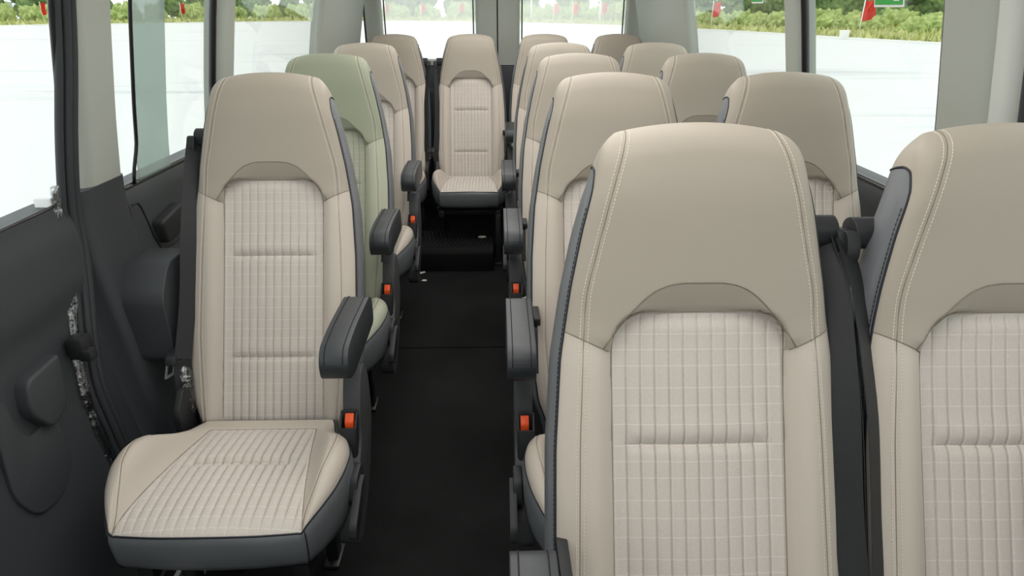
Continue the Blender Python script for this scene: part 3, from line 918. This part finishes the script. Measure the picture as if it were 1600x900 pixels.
# right front door lower lining
structure('door_4', slab_mesh('door_panel_right', M['trim_dark'], 1, lin(-.9, 1.18, 20), lin(.02, .985, 20), 0.0, .09))
structure('trim_10', slab_mesh('right_pillar_lower', M['trim_dark'], 1, pillar_ys(1.20, 1.525), lin(0, .95, 20), pillar_off(1.20, 1.525, .03), .06, angle=45))
V, F = tube([(wx(1, z, .005), 1.238, z) for z in lin(.05, 1.66, 30)], .016, 10)
structure('trim_11', mesh_from('right_door_seal', V, F, mats=[M['rubber']]))

# front end behind the photographer: dash wall and windscreen
bm = bmesh.new(); bm_box(bm, (.03, -1.36, .50), (2.0, .10, 1.0), .02); bm_box(bm, (.03, -1.36, 1.71), (1.7, .10, .34), .02)
structure('wall_front', from_bm('wall_front', bm, M['trim_dark']))
bm = bmesh.new(); bm_box(bm, (.03, -1.37, 1.36), (1.8, .006, .76)); structure('window_9', from_bm('windscreen', bm, M['glass'], smooth=False))

# rear doors
YD = 4.93
def ring_mesh(name, outer, inner, y0, y1, mat, bevel=.012):
    bm = bmesh.new()
    (ox0, oz0, ox1, oz1), (ix0, iz0, ix1, iz1) = outer, inner
    rnd = lambda a, r: arc_poly([(a[0], a[1]), (a[2], a[1]), (a[2], a[3]), (a[0], a[3])], r, 5)
    O = rnd(outer, .004); I = rnd(inner, .04)
    n = len(O); L = []
    for y in (y0, y1):
        L.append(([bm.verts.new((p[0], y, p[1])) for p in O], [bm.verts.new((p[0], y, p[1])) for p in I]))
    for i in range(n):
        j = (i+1) % n
        bm.faces.new((L[0][0][i], L[0][0][j], L[0][1][j], L[0][1][i]))
        bm.faces.new((L[1][0][j], L[1][0][i], L[1][1][i], L[1][1][j]))
        bm.faces.new((L[0][0][j], L[0][0][i], L[1][0][i], L[1][0][j]))
        bm.faces.new((L[0][1][i], L[0][1][j], L[1][1][j], L[1][1][i]))
    bmesh.ops.recalc_face_normals(bm, faces=bm.faces)
    if bevel:
        ed = [e for e in bm.edges if all(v in L[0][1] for v in e.verts)]
        bmesh.ops.bevel(bm, geom=ed, offset=bevel, segments=3, affect='EDGES', profile=.5)
    return from_bm(name, bm, mat, angle=40)
for k, (x0, x1, g0, g1) in enumerate(((-.925, .003, -.800, -.165), (.013, 1.035, .185, .915))):
    d = structure('door_%d' % (2+k), ring_mesh('rear_door', (x0, 1.062, x1, 1.86), (g0-.018, 1.10, g1+.018, 1.70), YD, YD+.09, M['trim_light'], .03))
    bm = bmesh.new(); bm_box(bm, ((x0+x1)/2, YD+.045, .53), (x1-x0, .09, 1.06), .012)
    bm_prism(bm, arc_poly([(x0+.12, .25), (x1-.12, .25), (x1-.12, .9), (x0+.12, .9)], .06), YD-.015, YD+.02, 'y', .008)
    link('lower_panel', from_bm('lower_panel', bm, M['trim_dark']), d)
    bm = bmesh.new(); bm_box(bm, ((g0+g1)/2, YD+.07, 1.40), (g1-g0+.08, .005, .66))
    w = structure('window_%d' % (7+k), from_bm('rear_glass', bm, M['glass_hazy']))
    P4 = arc_poly([(g0, 1.09), (g1, 1.09), (g1, 1.71), (g0, 1.71)], .04)
    V, F = tube([(p[0], YD+.064, p[1]) for p in P4], .005, 8, closed=True)
    link('window_gasket', mesh_from('rear_gasket', V, F, mats=[M['frit']]), w)
bm = bmesh.new()
bm_box(bm, (.008, YD+.06, .94), (.012, .04, 1.86)); bm_box(bm, (-.935, YD+.05, .94), (.016, .06, 1.84)); bm_box(bm, (1.045, YD+.05, .94), (.016, .06, 1.84))
bm_box(bm, (.05, YD+.06, 1.90), (2.0, .1, .10))
structure('wall_rear', from_bm('rear_door_gap', bm, M['rubber']))

# raised step under the rear seats with chevron ribs
stp = empty('floor_step', (-.30, 3.75, 0)); tag(stp, 'low black ridged step on the floor below the rear middle seat', 'step')
bm = bmesh.new()
bm_prism(bm, arc_poly([(-.19, 0), (-.19, .115), (-.165, .14), (.17, .14), (.17, 0)], [.0, .03, .03, .01, 0]), -.33, .27, 'x', .004)
link('step_body', from_bm('step_body', bm, M['floor']), stp)
cl = []
for i in range(22):
    xa = -.30+i*.025
    cl.append(ribbon([(xa, -.15, .1405), (xa+.03, 0.0, .1405), (xa, .15, .1405)], (1, 0, 0), .008, .004))
V, F, _ = join(cl); link('tread', mesh_from('tread', V, F, mats=[M['frame']], smooth=False), stp)
V = [(.20+.025*math.cos(t), .02+.018*math.sin(t), z) for z in (.1425, .1450) for t in np.linspace(0, 2*math.pi, 24, endpoint=False)]
F = [tuple(range(24, 48))]+[(j, (j+1) % 24, 24+(j+1) % 24, 24+j) for j in range(24)]
o = link('oval_badge', mesh_from('oval_badge', V, F, mats=[M['thread']], smooth=False), stp); o['label'] = 'small pale oval sticker'

# scraps on the floor
M['paper'] = principled('white_paper', (.7, .7, .68, 1), .8, .2)
for (x, y, l, a, lab) in ((-.462, 3.535, .055, .5, 'longer white paper scrap on the aisle floor, the farther of the two'),
                          (-.43, 3.42, .028, -.3, 'tiny white paper scrap on the aisle floor, the nearer of the two')):
    bm = bmesh.new(); bm_prism(bm, [(-l/2, -.008), (-l*.1, -.011), (l/2, -.006), (l*.45, .009), (-l*.3, .010)], 0, .003, 'z')
    o = link('paper_scrap', from_bm('paper_scrap', bm, M['paper']), None, (x, y, .0)); o.rotation_euler.z = a
    tag(o, lab, 'litter', 'scraps on the floor')

# green exit stickers high on the right windows
M['green'] = principled('sticker_green', srgb(70, 175, 85), .5, .3)
M['white'] = principled('sticker_white', (.85, .87, .85, 1), .5, .3)
for (yc, zb, w, lab) in ((1.765, 1.449, .135, 'green sticker with white border on the right window nearest the camera'),
                         (2.66, 1.462, .115, 'smaller green sticker high on the right window farther back')):
    root = empty('green_sticker', (wx(1, zb+.05, .026), yc, zb+.05)); root.rotation_euler = (0, R(-11), 0)
    tag(root, lab, 'sticker', 'green stickers on the right windows')
    bm = bmesh.new(); bm_box(bm, (0, 0, 0), (.001, w, .10)); link('backing', from_bm('backing', bm, M['white'], smooth=False), root)
    bm = bmesh.new(); bm_box(bm, (-.0012, 0, .002), (.001, w-.010, .092)); link('green_panel', from_bm('green_panel', bm, M['green'], smooth=False), root)
    bm = bmesh.new(); bm_box(bm, (-.0022, -w*.28, -.034), (.0006, w*.18, .0022)); link('printed_line', from_bm('printed_line', bm, M['white'], smooth=False), root)

# fill light panels added under the ceiling, above the frame
def fill_panel_mat():
    k = NT('fill_panel_face'); e = k.n('ShaderNodeEmission'); e.inputs[0].default_value = (1, .97, .93, 1); e.inputs[1].default_value = 1.5
    k.l(e.outputs[0], k.out.inputs[0]); return k.m
M['lamp'] = fill_panel_mat()

# ------------------------------------------------------------------ outside
GZ = -.65
k = NT('pale_concrete'); p = k.n('ShaderNodeBsdfPrincipled'); tc = k.n('ShaderNodeTexCoord').outputs['Object']
mp = k.n('ShaderNodeMapping'); mp.inputs['Scale'].default_value = (.05, .5, 1); mp.inputs['Rotation'].default_value = (0, 0, .35); k.l(tc, mp.inputs[0])
n1 = k.ramp(k.noise(mp.outputs[0], 1.0, 4, .6), (.58, .70, 0, 1)); n2 = k.noise(tc, .25, 5)
c = k.mix(n1, (.66, .665, .655, 1), (.50, .512, .515, 1)); c = k.mix(k.ramp(n2, (.45, .7, 0, .5)), c, (.71, .71, .70, 1))
k.l(c, p.inputs['Base Color']); p.inputs['Roughness'].default_value = .85; k.l(p.outputs[0], k.out.inputs[0]); M['ground'] = k.m
bm = bmesh.new(); bm_box(bm, (0, 60, GZ-.05), (420, 420, .1)); structure('parking_lot', from_bm('parking_lot', bm, M['ground'], smooth=False))
KERB = [(-90, 40), (-72, 66), (-59, 83), (-47, 94), (-36, 104), (-22, 110), (-8, 107), (3, 98), (12, 86), (19, 72), (23, 58), (25, 48), (27.5, 39), (30, 26), (33, 5), (36, -20)]
kp = spline(KERB, 160)
M['kerb'] = principled('white_kerb', (.78, .78, .75, 1), .8, .2)
V, F = ribbon([(p[0], p[1], GZ+.05) for p in kp], [(-(kp[min(i+1, 159)]-kp[max(i-1, 0)])[1], (kp[min(i+1, 159)]-kp[max(i-1, 0)])[0], 0) for i in range(160)], .30, .18)
structure('kerb', mesh_from('kerb', V, F, mats=[M['kerb']], smooth=False))
def veg(name, a, b, sc):
    k = NT(name); p = k.n('ShaderNodeBsdfPrincipled'); tc = k.n('ShaderNodeTexCoord').outputs['Object']
    k.l(k.mix(k.ramp(k.noise(tc, sc, 6, .7), (.38, .62, 0, 1)), a, b), p.inputs['Base Color'])
    p.inputs['Roughness'].default_value = .9; p.inputs['Specular IOR Level'].default_value = .1
    k.l(p.outputs[0], k.out.inputs[0]); return k.m
M['grass'] = veg('tall_grass', (.42, .47, .15, 1), (.60, .60, .30, 1), .8)
M['bush'] = veg('bush_leaves', (.23, .32, .09, 1), (.47, .54, .20, 1), 2.2)
M['tree'] = veg('tree_leaves', (.075, .15, .045, 1), (.24, .34, .11, 1), 1.6)
M['bark'] = principled('tree_bark', (.12, .10, .08, 1), .9, .1)
# verge: strip of bumpy ground beyond the kerb with grass blades
def outn(i):
    t = kp[min(i+1, 159)]-kp[max(i-1, 0)]; n = np.array([t[1], -t[0]]); n /= np.linalg.norm(n)
    return -n
V, F = [], []; NW = 5
for i in range(160):
    n = outn(i)
    for j in range(NW):
        w = .15+j*2.6
        q = kp[i][:2]+n*w
        V.append((q[0], q[1], GZ+.10+.25*(1-math.exp(-w/3))*(1+.8*noise.noise((q[0]*.5, q[1]*.5, 0)))))
for i in range(159):
    for j in range(NW-1): a = i*NW+j; F.append((a, a+1, a+NW+1, a+NW))
parts = [(V, F)]
rng = random.Random(3)
for i in range(9000):
    f = rng.random(); i0 = int(f*158); n = outn(i0); w = .3+9*rng.random()**1.6; q = kp[i0][:2]+(kp[i0+1][:2]-kp[i0][:2])*rng.random()+n*w
    h = .25+.55*rng.random()*min(1, .35+w/5); r = .10+.16*rng.random(); a = rng.random()*6.28
    dx, dy = math.cos(a)*r, math.sin(a)*r; ex, ey = rng.uniform(-.15, .15), rng.uniform(-.15, .15)
    parts.append(([(q[0]-dx, q[1]-dy, GZ), (q[0]+dx, q[1]+dy, GZ), (q[0]+dx*.7+ex, q[1]+dy*.7+ey, GZ+h*.8), (q[0]+ex*1.5, q[1]+ey*1.5, GZ+h+.15), (q[0]-dx*.7+ex, q[1]-dy*.7+ey, GZ+h*.75)], [(0, 1, 2, 3, 4)]))
V, F, _ = join(parts)
tag(link('grass_verge', mesh_from('grass_verge', V, F, mats=[M['grass']])), 'tall yellow green grass growing along the kerb round the parking lot', 'grass', kind='stuff')

def lump_mesh(name, lumps, mat, seed, sub=3, amp=.35, fr=1.6):
    bm = bmesh.new()
    for (c, r) in lumps:
        rr = bmesh.ops.create_icosphere(bm, subdivisions=sub, radius=1)
        for v in rr['verts']:
            d = v.co.normalized(); q = Vector((d.x*r[0], d.y*r[1], d.z*r[2]))
            nn = noise.fractal((q+Vector(c))*fr+Vector((seed, 0, 0)), .8, 2.0, 4)
            v.co = Vector(c)+q*(1+amp*nn)
    return from_bm(name, bm, mat, angle=None, smooth=True)
BUSH, TREE = [], []
for s in range(4):
    rg = random.Random(40+s)
    BUSH.append(lump_mesh('bush', [((rg.uniform(-.9, .9), rg.uniform(-.8, .8), .5+rg.uniform(-.1, .3)), (rg.uniform(.7, 1.0), rg.uniform(.7, .95), rg.uniform(.55, .85))) for _ in range(6)], M['bush'], s*7, 4, .5, 2.6))
    TREE.append(lump_mesh('crown', [((rg.uniform(-1.3, 1.3), rg.uniform(-1.3, 1.3), 1.1+rg.uniform(0, 4.4)), (rg.uniform(1.2, 1.7), rg.uniform(1.2, 1.7), rg.uniform(1.0, 1.7))) for _ in range(9)], M['tree'], s*11, 4, .42, 2.2))
V, F = tube([(0, 0, 0), (.08, .03, 1.2), (-.05, .05, 2.6), (.1, 0, 4.2)], [.20, .16, .13, .07], 8)
TRUNK = mesh_from('trunk', V, F, mats=[M['bark']])
ARCL = np.concatenate([[0], np.cumsum([np.linalg.norm((kp[i+1]-kp[i])[:2]) for i in range(159)])])
def nearest_arc(x, y): return ARCL[int(np.argmin([np.hypot(p[0]-x, p[1]-y) for p in kp]))]
A0, A1 = nearest_arc(-68, 72), nearest_arc(29.5, 29)
def verge_pt(a, w):
    u = float(np.interp(a, ARCL, np.arange(160))); i = min(158, int(u)); n = outn(i); return kp[i][:2]+(kp[i+1][:2]-kp[i][:2])*(u-i)+n*w
def side_of(q): return 'left' if q[0] < -24 else ('rear' if q[0] < 19 else 'right')
cnt = 0
for row, w0 in enumerate((4.4, 9.2)):
    for a in np.arange(A0+row*2.3, A1, 4.7):
        q = verge_pt(a+rng.uniform(-.3, .3), w0+rng.uniform(-.3, .3))
        o = link('roadside_bush', BUSH[cnt % 4], None, (q[0], q[1], GZ+.10)); o.rotation_euler.z = rng.uniform(0, 6.28)
        sd = side_of(q); s = rng.uniform(.92, 1.12); o.scale = (s, s, s*(rng.uniform(1.3, 1.75) if sd != 'right' else rng.uniform(.75, 1.0)+.25*row))
        tag(o, 'yellow green leafy bush in the grass beyond the kerb, seen through the %s windows' % sd, 'bush', 'bushes beyond the kerb on the %s' % sd); cnt += 1
cnt = 0; planted = []
for row, w0 in enumerate((15.5, 23.0)):
    for a in np.arange(A0+row*3.4, A1, 6.6):
        q = verge_pt(a+rng.uniform(-.3, .3), w0+rng.uniform(-.4, .4))
        if any((q[0]-t[0])**2+(q[1]-t[1])**2 < 38 for t in planted): continue
        planted.append(q)
        r = empty('roadside_tree', (q[0], q[1], GZ), rng.uniform(0, 6.28)); s = rng.uniform(.9, 1.1); r.scale = (s*.92, s*.92, s)
        link('crown', TREE[cnt % 4], r); link('trunk', TRUNK, r)
        sd = side_of(q)
        tag(r, 'dark green tree standing behind the bushes, seen through the %s windows' % sd, 'tree', 'trees behind the verge on the %s' % sd); cnt += 1

# red flags hanging from thin poles along the kerb
M['red'] = principled('red_flag', (.75, .055, .03, 1), .7, .2)
M['pole'] = principled('white_pole', (.75, .75, .74, 1), .5, .4)
g = [[(u*.45*(1-.25*v)+.05*math.sin(v*7+u*3), .10*math.sin(u*9+v*2.0), 2.15-1.15*v+.10*u) for u in lin(0, 1, 8)] for v in lin(0, 1, 10)]
V = [p for row in g for p in row]; F = [(i*8+j, i*8+j+1, i*8+j+9, i*8+j+8) for i in range(9) for j in range(7)]
bm = bmesh.new(); vs = [bm.verts.new(v) for v in V]; fs = [bm.faces.new([vs[i] for i in f]) for f in F]
bmesh.ops.solidify(bm, geom=fs, thickness=.012)
FLAG = from_bm('flag_cloth', bm, M['red'], angle=60)
V, F = tube([(0, 0, 0), (0, 0, 2.35)], .022, 8); POLE = mesh_from('flag_pole', V, F, mats=[M['pole']])
for (x, y, lab) in ((-56.5, 88, 'red flag at the far left seen through the front left door window'), (-44.5, 99.5, 'red flag seen just right of the tinted pane in the left window'),
                    (-42.5, 104.8, 'red flag near the right edge of the left window'), (-27.2, 111, 'red flag at the right end of the second left window'),
                    (-17.8, 112.5, 'leftmost red flag in the left rear window'), (-12, 111.5, 'middle red flag in the left rear window'), (-5.8, 109, 'rightmost red flag in the left rear window'),
                    (7.9, 96, 'leftmost red flag in the right rear window'), (10.2, 92.5, 'second red flag from the left in the right rear window'), (13.3, 88, 'third red flag from the left in the right rear window'),
                    (15.9, 84.5, 'red flag at the right edge of the right rear window'), (21.4, 68.5, 'red flag in the farther right window'), (26.2, 49.2, 'red flag below the green sticker in the near right window')):
    r = empty('red_flag', (x, y, GZ)); tag(r, lab, 'flag', 'red flags along the kerb'); r.rotation_euler.z = R(-20)
    r.scale = (1.9, 1.9, 1.15)
    link('flag_cloth', FLAG, r); link('flag_pole', POLE, r)
V, F = tube([(0, 0, 0), (0, 0, 6)], .10, 10); LP = mesh_from('lamp_post', V, F, mats=[M['pole']])
V2, F2 = tube(spline([(0, 0, 5.9), (.3, 0, 6.2), (1.2, 0, 6.3)], 10), .05, 8); ARMM = mesh_from('lamp_arm', V2, F2, mats=[M['pole']])
for (x, y, lab) in ((4.9, 97, 'thin white street lamp at the left side of the right rear window'), (12.9, 86.5, 'thin white street lamp at the right side of the right rear window')):
    r = empty('street_lamp', (x, y, GZ)); tag(r, lab, 'street lamp', 'white street lamps'); link('post', LP, r); link('arm', ARMM, r)
bm = bmesh.new(); bm_box(bm, (0, 0, .30), (.55, .4, .6), .04); bm_box(bm, (0, 0, .04), (.7, .5, .08), .02)
tag(link('marker_block', from_bm('marker_block', bm, M['kerb']), None, (24.75, 48.4, GZ)), 'small white concrete block on the kerb in the near right window', 'block')
# pale building far away on the left
bd = empty('apartment_building', (-104, 125, GZ), R(40)); tag(bd, 'pale building with rows of windows far off at the left edge', 'building')
bm = bmesh.new(); bm_box(bm, (0, 0, 6), (34, 10, 12), .1); link('wall', from_bm('bwall', bm, M['white']), bd)
bm = bmesh.new(); bm_box(bm, (0, 0, 12.2), (35, 11, .5), .1); link('roof', from_bm('broof', bm, M['kerb']), bd)
M['pane'] = principled('blue_pane', (.28, .34, .38, 1), .2, .5)
bm = bmesh.new(); bm_box(bm, (0, 0, 0), (1.6, .15, 1.5), .02); PN = from_bm('window_pane', bm, M['pane'])
for i in range(9):
    for j in range(3): link('window', PN, bd, (-14.4+i*3.6, -5.0, 2.2+j*3.6))

# ------------------------------------------------------------------ light and camera
w = bpy.data.worlds.new('overcast'); SC.world = w; w.use_nodes = True
nt = w.node_tree; bg = nt.nodes['Background']; bg.inputs[0].default_value = (.97, .985, 1.0, 1); bg.inputs[1].default_value = 1.75
for i, y in enumerate((.45, 1.35, 2.25, 3.15, 4.05)):  # added fill panels and area lights that brighten the cabin; no real fixtures
    z = 1.945
    z = 1.90; r = empty('added_fill_panel', (.03, y, z)); tag(r, 'broad white fill light panel added under the ceiling, %s of the row of five' % ('nearest the windscreen', 'second from the windscreen', 'middle one', 'fourth from the windscreen', 'nearest the rear doors')[i], 'lamp', 'added fill light panels')
    bm = bmesh.new(); bm_box(bm, (0, 0, -.03), (1.04, .74, .03), .006); link('fill_panel_housing', from_bm('fill_panel_housing', bm, M['trim_light']), r)
    bm = bmesh.new(); bm_box(bm, (0, 0, -.046), (1.0, .70, .008), .002); link('fill_panel_face', from_bm('fill_panel_face', bm, M['lamp']), r)
    ld = bpy.data.lights.new('fill_panel_light', 'AREA'); ld.shape = 'RECTANGLE'; ld.size = 1.0; ld.size_y = .70; ld.energy = 4.5; ld.color = (1, .97, .93)
    lo = bpy.data.objects.new('fill_panel_light', ld); COL.objects.link(lo); lo.parent = r; lo.location = (0, 0, -.054)

cam = bpy.data.cameras.new('camera'); cam.sensor_width = 36; cam.lens = 36*1000/1600; cam.clip_start = .02; cam.clip_end = 2000
co = bpy.data.objects.new('camera', cam); COL.objects.link(co); co.location = (0, 0, 1.45)
co.rotation_euler = (R(90-23.7), 0, R(-1.3)); SC.camera = co
vs_ = SC.view_settings; vs_.view_transform = 'Standard'; vs_.look = 'None'; vs_.exposure = .08; vs_.gamma = 1; vs_.use_curve_mapping = False
